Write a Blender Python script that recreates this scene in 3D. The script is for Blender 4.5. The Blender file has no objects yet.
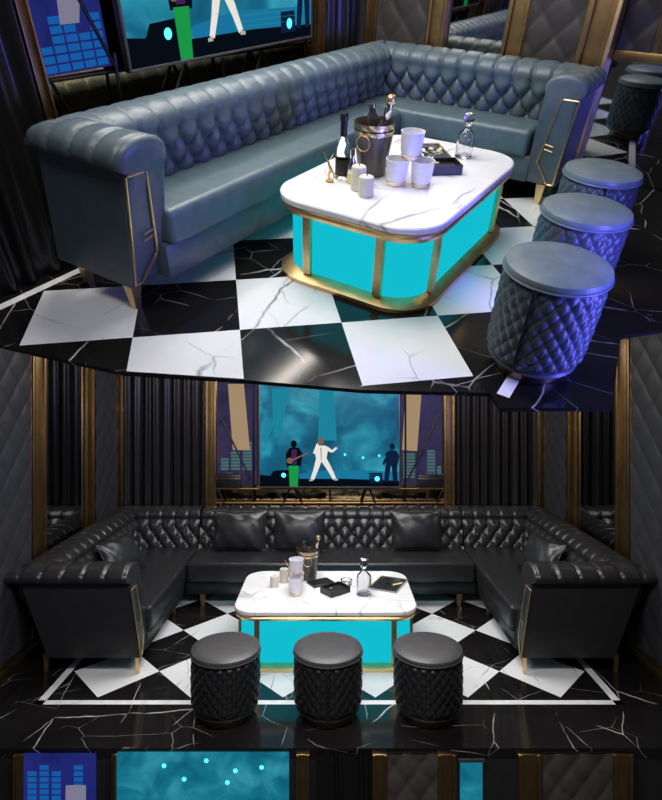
import bpy, bmesh, math, random
from mathutils import Matrix, Vector
from math import sin, cos, pi, sqrt, radians, exp
random.seed(4)
S = bpy.context.scene
COL = S.collection
I4 = Matrix.Identity(4)

# ------------------------------------------------------------------ frames
# the lower lounge stands level; the upper lounge is a second set on a raked (tilted) platform behind and above it
EYE = 2.2
R2 = [[0.84549, 0.53337, 0.02565], [0.35112, -0.51913, -0.77925], [-0.40231, 0.66785, -0.62619]]
T2 = [-0.552, -0.783, 3.1546]
_rot = Matrix((R2[0], R2[2], [-a for a in R2[1]])).to_quaternion().to_matrix().to_4x4()
M2 = Matrix.Translation((T2[0], T2[2], EYE - T2[1])) @ _rot
M1 = I4

# ------------------------------------------------------------------ materials
def mat(name):
    m = bpy.data.materials.new(name); m.use_nodes = True
    nt = m.node_tree
    b = nt.nodes['Principled BSDF']
    return m, nt, b
def N(nt, t, **kw):
    n = nt.nodes.new(t)
    for k, v in kw.items():
        if k.startswith('i_'): n.inputs[k[2:].replace('_', ' ')].default_value = v
        else: setattr(n, k, v)
    return n
def ramp(nt, pts, src):
    r = nt.nodes.new('ShaderNodeValToRGB')
    el = r.color_ramp.elements
    while len(el) < len(pts): el.new(0.5)
    for e, (p, c) in zip(el, pts):
        e.position = p; e.color = c if len(c) == 4 else (*c, 1)
    nt.links.new(src, r.inputs[0]); return r
def objco(nt, scale=(1, 1, 1), rot=(0, 0, 0)):
    tc = nt.nodes.new('ShaderNodeTexCoord'); mp = nt.nodes.new('ShaderNodeMapping')
    mp.inputs['Scale'].default_value = scale; mp.inputs['Rotation'].default_value = rot
    nt.links.new(tc.outputs['Object'], mp.inputs[0]); return mp.outputs[0]

def simple(name, col, rough=.5, metal=0, spec=.5, bump=0, bscale=200, coat=0):
    m, nt, b = mat(name)
    b.inputs['Base Color'].default_value = (*col, 1)
    b.inputs['Roughness'].default_value = rough; b.inputs['Metallic'].default_value = metal
    b.inputs['Specular IOR Level'].default_value = spec
    b.inputs['Coat Weight'].default_value = coat
    co = objco(nt)
    nz = N(nt, 'ShaderNodeTexNoise'); nz.inputs['Scale'].default_value = bscale * .06; nz.inputs['Detail'].default_value = 4
    nt.links.new(co, nz.inputs['Vector'])
    r = ramp(nt, [(.3, [c * .85 for c in col]), (.7, [min(1, c * 1.12) for c in col])], nz.outputs['Fac'])
    nt.links.new(r.outputs[0], b.inputs['Base Color'])
    if bump:
        n2 = N(nt, 'ShaderNodeTexVoronoi'); n2.inputs['Scale'].default_value = bscale
        nt.links.new(co, n2.inputs['Vector'])
        bp = N(nt, 'ShaderNodeBump'); bp.inputs['Strength'].default_value = bump; bp.inputs['Distance'].default_value = .002
        nt.links.new(n2.outputs['Distance'], bp.inputs['Height']); nt.links.new(bp.outputs[0], b.inputs['Normal'])
    return m
def emit(name, col, st=1.0):
    m, nt, b = mat(name)
    b.inputs['Base Color'].default_value = (0, 0, 0, 1); b.inputs['Roughness'].default_value = .6
    b.inputs['Specular IOR Level'].default_value = 0
    b.inputs['Emission Color'].default_value = (*col, 1); b.inputs['Emission Strength'].default_value = st
    return m
def marble(name, base, vein, rough, scale, dark):
    m, nt, b = mat(name); L = nt.links
    co = objco(nt)
    nz = N(nt, 'ShaderNodeTexNoise'); nz.inputs['Scale'].default_value = 2.2; nz.inputs['Detail'].default_value = 5
    L.new(co, nz.inputs['Vector'])
    mx = N(nt, 'ShaderNodeMix', data_type='VECTOR'); mx.inputs['Factor'].default_value = .13 if not dark else .07
    L.new(co, mx.inputs[4]); L.new(nz.outputs['Color'], mx.inputs[5])
    vr = N(nt, 'ShaderNodeTexVoronoi', feature='DISTANCE_TO_EDGE'); vr.inputs['Scale'].default_value = scale
    st = N(nt, 'ShaderNodeMapping'); st.inputs['Scale'].default_value = (1, .45, 1); st.inputs['Rotation'].default_value = (0, 0, .65)
    L.new(mx.outputs[1], st.inputs[0]); L.new(st.outputs[0], vr.inputs['Vector'])
    w = .006 if dark else (.03 if name == 'marble_white' else .011)
    r1 = ramp(nt, [(0, (1, 1, 1)), (w, (0, 0, 0))], vr.outputs['Distance'])
    n2 = N(nt, 'ShaderNodeTexNoise'); n2.inputs['Scale'].default_value = 3.1 if dark else 2.4; n2.inputs['Detail'].default_value = 3
    L.new(co, n2.inputs['Vector'])
    r2 = ramp(nt, [(.46, (0, 0, 0)), (.62, (1, 1, 1))], n2.outputs['Fac'])
    mu = N(nt, 'ShaderNodeMath', operation='MULTIPLY'); L.new(r1.outputs[0], mu.inputs[0]); L.new(r2.outputs[0], mu.inputs[1])
    # second finer set
    v2 = N(nt, 'ShaderNodeTexVoronoi', feature='DISTANCE_TO_EDGE'); v2.inputs['Scale'].default_value = scale * 1.9
    s2 = N(nt, 'ShaderNodeMapping'); s2.inputs['Scale'].default_value = (.5, 1, 1); s2.inputs['Rotation'].default_value = (0, 0, .3); s2.inputs['Location'].default_value = (3, 1, 2)
    L.new(mx.outputs[1], s2.inputs[0]); L.new(s2.outputs[0], v2.inputs['Vector'])
    r3 = ramp(nt, [(0, (.6, .6, .6)), (w * .8, (0, 0, 0))], v2.outputs['Distance'])
    n3 = N(nt, 'ShaderNodeTexNoise'); n3.inputs['Scale'].default_value = 4.0
    L.new(s2.outputs[0], n3.inputs['Vector'])
    r4 = ramp(nt, [(.5, (0, 0, 0)), (.62, (1, 1, 1))], n3.outputs['Fac'])
    m2 = N(nt, 'ShaderNodeMath', operation='MULTIPLY'); L.new(r3.outputs[0], m2.inputs[0]); L.new(r4.outputs[0], m2.inputs[1])
    mm = N(nt, 'ShaderNodeMath', operation='MAXIMUM'); L.new(mu.outputs[0], mm.inputs[0]); L.new(m2.outputs[0], mm.inputs[1])
    # soft clouding of the stone itself
    r5 = ramp(nt, [(.3, [c * (.88 if not dark else .6) for c in base]), (.65, base)], nz.outputs['Fac'])
    mc = N(nt, 'ShaderNodeMix', data_type='RGBA'); L.new(mm.outputs[0], mc.inputs[0]); L.new(r5.outputs[0], mc.inputs[6]); mc.inputs[7].default_value = (*vein, 1)
    L.new(mc.outputs[2], b.inputs['Base Color'])
    b.inputs['Roughness'].default_value = rough
    return m
def screen_mat(name, lo, mid, hi, st=1.0, scale=2.2):
    m, nt, b = mat(name); L = nt.links
    co = objco(nt)
    nz = N(nt, 'ShaderNodeTexNoise'); nz.inputs['Scale'].default_value = scale; nz.inputs['Detail'].default_value = 6; nz.inputs['Distortion'].default_value = .6
    L.new(co, nz.inputs['Vector'])
    r = ramp(nt, [(.25, lo), (.5, mid), (.74, hi)], nz.outputs['Fac'])
    b.inputs['Base Color'].default_value = (0, 0, 0, 1); b.inputs['Roughness'].default_value = .3; b.inputs['Specular IOR Level'].default_value = .2
    L.new(r.outputs[0], b.inputs['Emission Color']); b.inputs['Emission Strength'].default_value = st
    return m

MT = {}
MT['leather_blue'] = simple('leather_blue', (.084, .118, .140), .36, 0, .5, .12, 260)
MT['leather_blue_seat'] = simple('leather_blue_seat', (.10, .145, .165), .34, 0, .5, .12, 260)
MT['leather_black'] = simple('leather_black', (.018, .018, .020), .28, 0, .55, .15, 260)
MT['leather_side'] = simple('leather_side', (.022, .022, .024), .32, 0, .5, .1, 260)
MT['quilt'] = simple('quilt', (.030, .031, .036), .42, 0, .5, .1, 240)
MT['quilt_brown'] = simple('quilt_brown', (.040, .036, .034), .42, 0, .5, .1, 240)
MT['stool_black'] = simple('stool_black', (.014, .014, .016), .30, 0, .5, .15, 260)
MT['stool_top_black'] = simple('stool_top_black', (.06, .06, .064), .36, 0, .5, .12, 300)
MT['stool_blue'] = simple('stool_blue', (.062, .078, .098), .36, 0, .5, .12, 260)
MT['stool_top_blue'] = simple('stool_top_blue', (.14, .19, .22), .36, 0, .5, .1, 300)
MT['gold'] = simple('gold', (.84, .59, .29), .38, 1, .5)
MT['gold_pale'] = simple('gold_pale', (.80, .68, .48), .3, 1, .5)
MT['quilt_lightened'] = simple('quilt_lightened', (.085, .075, .068), .42, 0, .5, .1, 240)  # quilt_brown lightened for the riser, making up for weak light there
MT['gold_dark'] = simple('gold_dark', (.34, .22, .10), .36, 1, .5)
MT['bronze'] = simple('bronze', (.22, .16, .10), .35, 1, .5)
MT['black_metal'] = simple('black_metal', (.05, .045, .04), .35, 1, .5)
MT['curtain'] = simple('curtain', (.009, .008, .008), .30, 0, .5, .0, 200)
MT['wall'] = simple('wall_paint', (.02, .02, .022), .6)
MT['marble_white'] = marble('marble_white', (.86, .87, .89), (.34, .33, .34), .14, 3.4, False)
MT['marble_tile'] = marble('marble_tile', (.86, .87, .89), (.16, .16, .17), .10, 2.0, False)
MT['marble_black'] = marble('marble_black', (.012, .011, .011), (.75, .73, .72), .12, 2.4, True)
MT['stripe'] = simple('white_stripe', (.82, .83, .85), .15)
MT['turq'] = emit('lit_turquoise', (.006, .51, .63), 1.0)
MT['white'] = simple('white_ceramic', (.78, .77, .83), .3)
MT['cream'] = simple('cream_stone', (.62, .60, .52), .7, bump=.6, bscale=160)
MT['plastic_black'] = simple('black_plastic', (.012, .012, .013), .3)
MT['label_black'] = simple('black_label', (.010, .010, .010), .5)
MT['bucket'] = simple('bucket_grey', (.09, .085, .085), .3, .3)
MT['silver'] = simple('silver', (.75, .75, .77), .15, 1)
MT['paper'] = simple('paper_print', (.30, .29, .29), .4)
MT['amber'] = simple('amber_liquid', (.75, .60, .25), .15)
MT['ball'] = simple('dark_glass', (.05, .042, .045), .12)
m, nt, b = mat('mirror_gold'); b.inputs['Base Color'].default_value = (.24, .185, .115, 1); b.inputs['Metallic'].default_value = 1; b.inputs['Roughness'].default_value = .05
nz = N(nt, 'ShaderNodeTexNoise'); nz.inputs['Scale'].default_value = 1.5; r = ramp(nt, [(0, (.40, .31, .18)), (1, (.48, .38, .23))], nz.outputs['Fac']); nt.links.new(r.outputs[0], b.inputs['Base Color']); MT['mirror_gold'] = m
m, nt, b = mat('mirror_dark'); b.inputs['Metallic'].default_value = 1; b.inputs['Roughness'].default_value = .03
nz = N(nt, 'ShaderNodeTexNoise'); nz.inputs['Scale'].default_value = 1.5; r = ramp(nt, [(0, (.42, .42, .43)), (1, (.48, .48, .48))], nz.outputs['Fac']); nt.links.new(r.outputs[0], b.inputs['Base Color']); MT['mirror_dark'] = m
m, nt, b = mat('clear_glass'); b.inputs['Transmission Weight'].default_value = 1; b.inputs['Roughness'].default_value = .02; b.inputs['IOR'].default_value = 1.45
nz = N(nt, 'ShaderNodeTexNoise'); nz.inputs['Scale'].default_value = 5; r = ramp(nt, [(0, (.90, .93, .95)), (1, (.98, .98, 1))], nz.outputs['Fac']); nt.links.new(r.outputs[0], b.inputs['Base Color']); MT['glass'] = m
# pictures on screens
MT['scr'] = screen_mat('stage_picture', (.003, .035, .085), (.006, .13, .23), (.04, .42, .54), 1.0)
MT['scr_dim'] = screen_mat('stage_picture_dim', (.002, .02, .045), (.006, .13, .19), (.03, .36, .46), 1.0)
MT['scr_low'] = screen_mat('stage_picture_low', (.004, .09, .15), (.008, .20, .30), (.05, .40, .52), .8, 5)
MT['p_black'] = emit('picture_black', (.002, .004, .008), 1)
MT['p_navy'] = emit('picture_navy', (.004, .014, .045), 1)
MT['p_beam'] = emit('picture_beam', (.012, .22, .32), 1)
MT['p_floor'] = emit('picture_floor', (.01, .17, .33), 1)
MT['p_glow'] = emit('picture_glow', (.10, .75, .95), 1.6)
MT['p_white'] = emit('picture_white', (.80, .78, .72), 1)
MT['p_shade'] = emit('picture_shade', (.42, .42, .40), 1)
MT['p_skin'] = emit('picture_skin', (.20, .11, .07), 1)
MT['p_green'] = emit('picture_green', (.01, .30, .06), 1)
MT['p_purple'] = emit('picture_purple', (.05, .015, .09), 1)
MT['bd_blue'] = screen_mat('backdrop_blue', (.006, .009, .075), (.012, .018, .15), (.022, .02, .15), 1.0, 4)
MT['bd_purple'] = screen_mat('backdrop_purple', (.012, .010, .035), (.028, .024, .065), (.045, .03, .06), 1.0, 4)
MT['bd_bar'] = emit('backdrop_bar', (.007, .10, .36), 1)
MT['bd_bar2'] = emit('backdrop_bar_pale', (.06, .13, .14), 1)
MT['bd_strip'] = emit('backdrop_strip', (.36, .25, .15), 1)
MT['bd_strip_pale'] = emit('backdrop_strip_pale', (.20, .19, .27), 1)

# ------------------------------------------------------------------ mesh helpers
class MB:
    def __init__(s): s.v = []; s.f = []; s.m = []
    def add(s, vs, fs, mi=0):
        o = len(s.v); s.v += [tuple(p) for p in vs]; s.f += [tuple(o + i for i in f) for f in fs]; s.m += [mi] * len(fs); return s
    def box(s, x0, x1, y0, y1, z0, z1, bev=0, seg=2, mi=0, xf=None):
        bm = bmesh.new(); bmesh.ops.create_cube(bm, size=1)
        for v in bm.verts: v.co = Vector(((x0 + x1) / 2 + v.co.x * (x1 - x0), (y0 + y1) / 2 + v.co.y * (y1 - y0), (z0 + z1) / 2 + v.co.z * (z1 - z0)))
        if bev: bmesh.ops.bevel(bm, geom=bm.edges[:], offset=bev, segments=seg, profile=.5, affect='EDGES')
        bm.verts.index_update()
        vs = [v.co.copy() for v in bm.verts]
        if xf is not None: vs = [xf @ v for v in vs]
        s.add(vs, [[v.index for v in f.verts] for f in bm.faces], mi); bm.free(); return s
    def loft(s, rings, closed=True, cap0=True, cap1=True, mi=0):
        n = len(rings[0]); vs = [p for r in rings for p in r]; fs = []
        for i in range(len(rings) - 1):
            for j in range(n if closed else n - 1):
                k = (j + 1) % n
                fs.append((i * n + j, i * n + k, (i + 1) * n + k, (i + 1) * n + j))
        if cap0: fs.append(tuple(range(n - 1, -1, -1)))
        if cap1: fs.append(tuple((len(rings) - 1) * n + j for j in range(n)))
        return s.add(vs, fs, mi)
    def lathe(s, prof, c=(0, 0, 0), n=28, mi=0, xf=None, cap0=True, cap1=True):
        rings = []
        for r, z in prof:
            ring = [Vector((r * cos(2 * pi * j / n), r * sin(2 * pi * j / n), z)) for j in range(n)]
            if xf is not None: ring = [xf @ p for p in ring]
            rings.append([p + Vector(c) for p in ring])
        return s.loft(rings, True, cap0, cap1, mi)
    def tube(s, pts, r, n=8, closed=False, mi=0):
        P = [Vector(p) for p in pts]; rings = []; m_ = len(P)
        for i, p in enumerate(P):
            a = P[(i - 1) % m_] if (closed or i > 0) else p
            b = P[(i + 1) % m_] if (closed or i < m_ - 1) else p
            d = (b - a).normalized()
            up = Vector((0, 0, 1)) if abs(d.z) < .9 else Vector((1, 0, 0))
            x = d.cross(up).normalized(); y = x.cross(d)
            rr = r[i] if isinstance(r, (list, tuple)) else r
            rings.append([p + x * rr * cos(2 * pi * j / n) + y * rr * sin(2 * pi * j / n) for j in range(n)])
        if closed: rings.append(rings[0]); return s.loft(rings, True, False, False, mi)
        return s.loft(rings, True, True, True, mi)
    def prism(s, poly, ext, mi=0):      # poly: 3D points, ext: vector
        e = Vector(ext); return s.loft([[Vector(p) for p in poly], [Vector(p) + e for p in poly]], True, True, True, mi)
    def grid(s, fn, nu, nv, mi=0, flip=False):
        vs = [fn(i / nu, j / nv) for i in range(nu + 1) for j in range(nv + 1)]; fs = []
        for i in range(nu):
            for j in range(nv):
                a = i * (nv + 1) + j; q = (a, a + nv + 1, a + nv + 2, a + 1)
                fs.append(q[::-1] if flip else q)
        return s.add(vs, fs, mi)
    def build(s, name, mats, parent=None, M=I4, loc=(0, 0, 0), off=(0, 0, 0), angle=40, fixn=True):
        me = bpy.data.meshes.new(name)
        o3 = Vector(off)
        me.from_pydata([tuple(Vector(p) - o3) for p in s.v], [], s.f)
        for m_ in (mats if isinstance(mats, (list, tuple)) else [mats]): me.materials.append(MT[m_] if isinstance(m_, str) else m_)
        for p, mi in zip(me.polygons, s.m): p.material_index = mi
        if fixn:
            bm = bmesh.new(); bm.from_mesh(me); bmesh.ops.recalc_face_normals(bm, faces=bm.faces[:]); bm.to_mesh(me); bm.free()
        me.shade_smooth(); me.set_sharp_from_angle(angle=radians(angle)); me.update()
        o = bpy.data.objects.new(name, me); COL.objects.link(o)
        if parent is not None: o.parent = parent
        else: o.matrix_world = M @ Matrix.Translation(loc)
        return o
def thing(name, label, cat, M=I4, loc=(0, 0, 0), rz=0, group=None):
    o = bpy.data.objects.new(name, None); COL.objects.link(o); o.empty_display_size = .1
    o.matrix_world = M @ Matrix.Translation(loc) @ Matrix.Rotation(rz, 4, 'Z')
    o['label'] = label; o['category'] = cat
    if group: o['group'] = group
    return o
def tag(o, label, cat, group=None):
    o['label'] = label; o['category'] = cat
    if group: o['group'] = group
    return o
def struct(o, label=None):
    o['kind'] = 'structure'
    if label: o['label'] = label
    return o
def dup(root, M, loc, rz, label, group=None):
    r_ = root.copy(); COL.objects.link(r_); r_.matrix_world = M @ Matrix.Translation(loc) @ Matrix.Rotation(rz, 4, 'Z')
    r_['label'] = label
    if group: r_['group'] = group
    for ch in list(root.children):
        c = ch.copy(); COL.objects.link(c); c.parent = r_
        for g in list(ch.children):
            d = g.copy(); COL.objects.link(d); d.parent = c
    return r_

# ------------------------------------------------------------------ upholstery
def tuft(s_, t, w, hh, t0):
    if t <= t0: return abs(sin(pi * s_ / w)) ** .55
    a = s_ / w + (t - t0) / hh; b_ = s_ / w - (t - t0) / hh
    return (abs(sin(pi * a)) * abs(sin(pi * b_))) ** .36
class Prof:
    """cross-section of back and arm: u runs from the outside towards the seat, z is height"""
    def __init__(s, ub, ut, rc, rz, ru, rh, lipa, uface, zseat, zbot=.13, w=.14, hh=.19, t0=.10, amp=.035, pl=.010):
        P = []
        nO = 5
        for i in range(nO): k = i / (nO - 1); P.append((ub + (ut - ub) * k, zbot + (rz - .035 - zbot) * k, 'o', 0))
        for i in range(19):
            a = radians(200 - (200 - lipa) * i / 18)
            P.append((rc + ru * cos(a), rz + rh * sin(a), 'r', 0))
        u0, z0 = P[-1][0], P[-1][1]; nF = 30
        T = sqrt((uface - u0) ** 2 + (z0 - zseat) ** 2)
        for i in range(1, nF + 1): k = i / nF; P.append((u0 + (uface - u0) * k, z0 + (zseat - z0) * k, 'f', T * k))
        s.P = P; s.w = w; s.hh = hh; s.t0 = t0; s.amp = amp; s.pl = pl; s.uface = uface
        s.nrm = []
        for i in range(len(P)):
            a = P[max(i - 1, 0)]; c = P[min(i + 1, len(P) - 1)]
            d = Vector((c[0] - a[0], c[1] - a[1])).normalized(); s.nrm.append((-d.y, d.x))
    def sweep(s, A, B, n, ka, kb, flat=False, skew_a=0, skew_b=0, mb=None):
        """straight run from A to B; n is the inward normal; ka/kb: 1 for a mitred corner, 0 for a plain end"""
        A = Vector((*A, 0)); B = Vector((*B, 0)); L = (B - A).length; d = (B - A) / L; n = Vector((*n, 0))
        nu = max(8, int(L / .0125))
        mb = mb or MB(); P = s.P
        def fn(fi, fj):
            j = round(fj * (len(P) - 1)); u, z, kind, t = P[j]; nn = s.nrm[j]
            za = (z - .13) / .6
            s0 = u * ka + skew_a * (1 - za); s1 = L - u * kb - skew_b * (1 - za)
            sp = s0 + (s1 - s0) * fi
            disp = 0
            if kind == 'r':
                x = (sp / s.w + .0) % 1; x = min(x, 1 - x) * s.w
                e = min(1, (j - 5) / 4)
                disp = -s.pl * exp(-(x / .012) ** 2) * e
            elif kind == 'f':
                if flat: disp = 0
                else:
                    bl = min(1, t / .05)
                    disp = bl * s.amp * (tuft(sp, t, s.w, s.hh, s.t0) - .55) + (1 - bl) * -s.pl * (1 - tuft(sp, t, s.w, s.hh, s.t0))
            return A + d * sp + n * (u + nn[0] * disp) + Vector((0, 0, z + nn[1] * disp))
        mb.grid(fn, nu, len(P) - 1)
        return mb
    def ring(s, A, d, n, skew, off=0, inset=0):
        cu = sum(p[0] for p in s.P) / len(s.P); cz = sum(p[1] for p in s.P) / len(s.P)
        out = []
        pts = list(s.P) + [(s.uface, .13, 'b', 0)]
        for u, z, k, t in pts:
            za = (z - .13) / .6
            dv = Vector((cu - u, cz - z)); l = dv.length or 1; dv *= inset / l
            sp = skew * (1 - za) - off
            out.append(Vector((*A, 0)) + Vector((*d, 0)) * sp + Vector((*n, 0)) * (u + dv.x) + Vector((0, 0, z + dv.y)))
        return out
    def cap(s, mb, A, d, n, skew):
        mb.loft([s.ring(A, d, n, skew, 0, 0), s.ring(A, d, n, skew, .014, .004), s.ring(A, d, n, skew, .022, .02), s.ring(A, d, n, skew, .022, .05)], True, False, True)
        return mb
def seg_cap(prof, mb, A, d, n, k):
    pass

def cushion_seat(mb, x0, x1, y0, y1, z0, z1, bev=.03):
    mb.box(x0, x1, y0, y1, z0, z1, bev, 4); return mb
def leg_mesh(x, y, h, r=.028, dx=0, dy=0):
    mb = MB(); rings = []
    for z, k, e in ((0, .55, 1), (h, 1, 0)):
        rings.append([Vector((x + dx * e + a * r * k, y + dy * e + b_ * r * k, z)) for a, b_ in ((-1, -1), (1, -1), (1, 1), (-1, 1))])
    mb.loft(rings); return mb

def panel_trim(root, A, d, n, skew, poly, emb):
    """gold outline on the end panel of an arm, poly in (u, z)"""
    def pt(u, z, o=.024):
        za = (z - .13) / .6
        return Vector((*A, 0)) + Vector((*d, 0)) * (skew * (1 - za) - o) + Vector((*n, 0)) * u + Vector((0, 0, z))
    pts = []
    for i in range(len(poly)):
        a = poly[i]; b_ = poly[(i + 1) % len(poly)]
        for k in range(8): pts.append(pt(a[0] + (b_[0] - a[0]) * k / 8, a[1] + (b_[1] - a[1]) * k / 8))
    mb = MB().tube(pts, .0055, 6, True)
    mb.build('trim_outline', 'gold', root, off=root['_off'])
    for e in emb:
        MB().tube([pt(*e[0]), pt(*e[1])], .004, 6).build('accent_bar', 'gold', root, off=root['_off'])

# ------------------------------------------------------------------ stools
def make_stool(name, label, cat, M, loc, rz, side_m, top_m, r, h, group, seam=True):
    t = thing(name, label, cat, M, loc, rz, group)
    mb = MB(); NA, hh = 22, .075
    z0, z1 = .075, h - .045
    def side(fi, fj):
        th = 2 * pi * fi; z = z0 + (z1 - z0) * fj
        a = fi * NA + (z - z0) / hh; b_ = fi * NA - (z - z0) / hh
        q = (abs(sin(pi * a / 1)) * abs(sin(pi * b_ / 1))) ** .45
        e = min(1, min(fj, 1 - fj) * 12)
        rr = r * (.985 + .015 * sin(pi * fj)) + .013 * (q - .5) * e - .012 * (1 - e)
        return Vector((rr * cos(th), rr * sin(th), z))
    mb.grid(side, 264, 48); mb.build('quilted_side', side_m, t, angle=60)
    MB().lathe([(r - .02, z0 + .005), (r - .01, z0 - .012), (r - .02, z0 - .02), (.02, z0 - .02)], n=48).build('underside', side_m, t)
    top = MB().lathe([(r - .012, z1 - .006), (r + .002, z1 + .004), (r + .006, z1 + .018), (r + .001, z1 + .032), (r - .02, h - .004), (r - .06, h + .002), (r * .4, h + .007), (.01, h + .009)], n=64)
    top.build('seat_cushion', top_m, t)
    pp = [(cos(2 * pi * k / 64) * (r + .006), sin(2 * pi * k / 64) * (r + .006), z1 + .006) for k in range(64)]
    MB().tube(pp, .0045, 6, True).build('piping', top_m, t)
    MB().lathe([(r - .055, 0), (r - .05, .004), (r - .05, .055)], n=48).build('base_ring', 'bronze', t)
    if seam:
        sm = MB()
        sm.box(-.006, .006, -(r + .012), -(r - .02), z0, z1 + .004, .003, 2); sm.build('seam_piping', 'plastic_black', t)
    return t

# ------------------------------------------------------------------ coffee table
def rrect(x0, x1, y0, y1, r, n=9):
    pts = []
    for cx, cy, a0 in ((x1 - r, y1 - r, 0), (x0 + r, y1 - r, 90), (x0 + r, y0 + r, 180), (x1 - r, y0 + r, 270)):
        for k in range(n + 1):
            a = radians(a0 + 90 * k / n); pts.append((cx + r * cos(a), cy + r * sin(a)))
    return pts
def make_table(label, M, loc, W, D, H, rad, group=None):
    t = thing('coffee_table', label, 'table', M, loc, 0)
    hx, hy = W / 2, D / 2
    def R(i, z, rr=None): return [Vector((x, y, z)) for x, y in rrect(-hx + i, hx - i, -hy + i, hy - i, max(.02, rad - i))]
    MB().loft([R(.012, H - .034), R(0, H - .028), R(0, H - .006), R(.006, H)]).build('marble_top', 'marble_white', t)
    MB().loft([R(.035, H - .068), R(.012, H - .072), R(.006, H - .055), R(.012, H - .045), R(.006, H - .034)], True, True, True).build('top_rim', 'gold', t)
    ins = .05
    ring = rrect(-hx + ins, hx - ins, -hy + ins, hy - ins, rad - .03, 9)
    n = len(ring)
    zb, zt = .05, H - .06
    # eight backlit panels: four straight, four around the corners
    for q in range(4):
        arc = ring[q * 10:(q + 1) * 10]; nxt = ring[((q + 1) * 10) % n]
        for seg in (arc, [arc[-1], nxt]):
            mb = MB(); mb.loft([[Vector((x, y, z)) for x, y in seg] + [Vector((x * .97, y * .97, z)) for x, y in seg[::-1]] for z in (zb, zt)]); mb.build('lit_panel', 'turq', t, angle=30)
    for q in range(4):
        for x, y in (ring[q * 10], ring[q * 10 + 9]):
            l = sqrt(x * x + y * y); ox, oy = (.012 if x > 0 else -.012), (.012 if y > 0 else -.012)
            k = q * 10 if (x, y) == ring[q * 10] else q * 10 + 9
            tx, ty = Vector((ring[(k + 1) % n][0] - ring[k - 1][0], ring[(k + 1) % n][1] - ring[k - 1][1])).normalized()
            nx, ny = ty, -tx
            mb = MB(); ww = .020
            quad = [(x + tx * ww + nx * -.02, y + ty * ww + ny * -.02), (x + tx * ww + nx * .022, y + ty * ww + ny * .022), (x - tx * ww + nx * .022, y - ty * ww + ny * .022), (x - tx * ww - nx * .02, y - ty * ww - ny * .02)]
            mb.loft([[Vector((a, b_, z)) for a, b_ in quad] for z in (.05, H - .07)]); mb.build('post', 'gold', t)
    MB().loft([R(.0, 0), R(-.004, .006), R(-.004, .022), R(.004, .026), R(ins + .01, .052)], True, True, True).build('base_skirt', 'gold', t)
    return t

# ------------------------------------------------------------------ wall pieces.  plane frame: o + a*x + z*up, depth along nrm
class Plane:
    def __init__(s, o, ax, nrm): s.o = Vector(o); s.a = Vector(ax); s.n = Vector(nrm)
    def p(s, a, z, d=0): return s.o + s.a * a + Vector((0, 0, z)) + s.n * d
def pbox(mb, pl, a0, a1, z0, z1, d0, d1, mi=0, bev=0):
    o = pl.o; xf = Matrix((( pl.a.x, pl.n.x, 0, o.x), (pl.a.y, pl.n.y, 0, o.y), (0, 0, 1, o.z), (0, 0, 0, 1)))
    mb.box(a0, a1, d0, d1, z0, z1, bev, 2, mi, xf); return mb
def quilt_panel(pl, a0, a1, z0, z1, M, label, mtl='quilt', pitch=.25, hh=.27, d=.03, group=None):
    c = pl.p((a0 + a1) / 2, z0)
    t = thing('quilted_wall_panel', label, 'wall panel', M, c, 0, group)
    nu = max(6, int((a1 - a0) / .014)); nv = max(6, int((z1 - z0) / .016))
    mb = MB()
    def fn(i, j):
        a = a0 + (a1 - a0) * i; z = z0 + (z1 - z0) * j
        A = a / pitch + z / hh; B = a / pitch - z / hh
        q = (abs(sin(pi * A)) * abs(sin(pi * B))) ** .22
        return pl.p(a, z, d + .018 * q)
    mb.grid(fn, nu, nv); mb.build('upholstery', mtl, t, off=c, angle=60)
    b_ = MB(); pbox(b_, pl, a0, a1, z0, z1, .0, d + .002); b_.build('backing_board', 'plastic_black', t, off=c)
    return t
def gold_trim(pl, a0, a1, z0, z1, M, idx, d=.07, mtl='gold_dark'):
    mb = MB(); w = a1 - a0
    pbox(mb, pl, a0, a1, z0, z1, 0, d * .7, 0, .004)
    pbox(mb, pl, a0 + w * .04, a0 + w * .22, z0, z1, d * .6, d, 0, .004)
    pbox(mb, pl, a1 - w * .22, a1 - w * .04, z0, z1, d * .6, d, 0, .004)
    o = mb.build('trim_%d' % idx, mtl, M=M); struct(o); return o
def curtain(pl, a0, a1, z0, z1, M, label, fold=.11, depth=.034, d=.006):
    c = pl.p((a0 + a1) / 2, z0)
    mb = MB(); nu = int((a1 - a0) / .008)
    def f(dd):
        def fn(i, j):
            a = a0 + (a1 - a0) * i; x = a / fold
            k = (.5 + .5 * cos(2 * pi * x + .5 * sin(1.7 * x))) ** 1.6
            return pl.p(a + .008 * sin(3 * x + 2 * j), z0 + (z1 - z0) * j, d + depth * k * (1 + .15 * sin(2.3 * x)) + .006 * sin(5 * j + x) + dd)
        return fn
    mb.grid(f(.004), nu, 8); mb.grid(f(0), nu, 8, 0, True)
    o = mb.build('curtain', 'curtain', M=M, loc=c, off=c, angle=70, fixn=False); tag(o, label, 'curtain'); return o
def mirror(pl, a0, a1, z0, z1, M, label, mtl, d=.012, name='wall_mirror', frame=0):
    c = pl.p((a0 + a1) / 2, z0); mb = MB(); pbox(mb, pl, a0, a1, z0, z1, 0, d)
    o = mb.build(name, mtl, M=M, loc=c, off=c); tag(o, label, 'mirror'); return o

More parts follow.
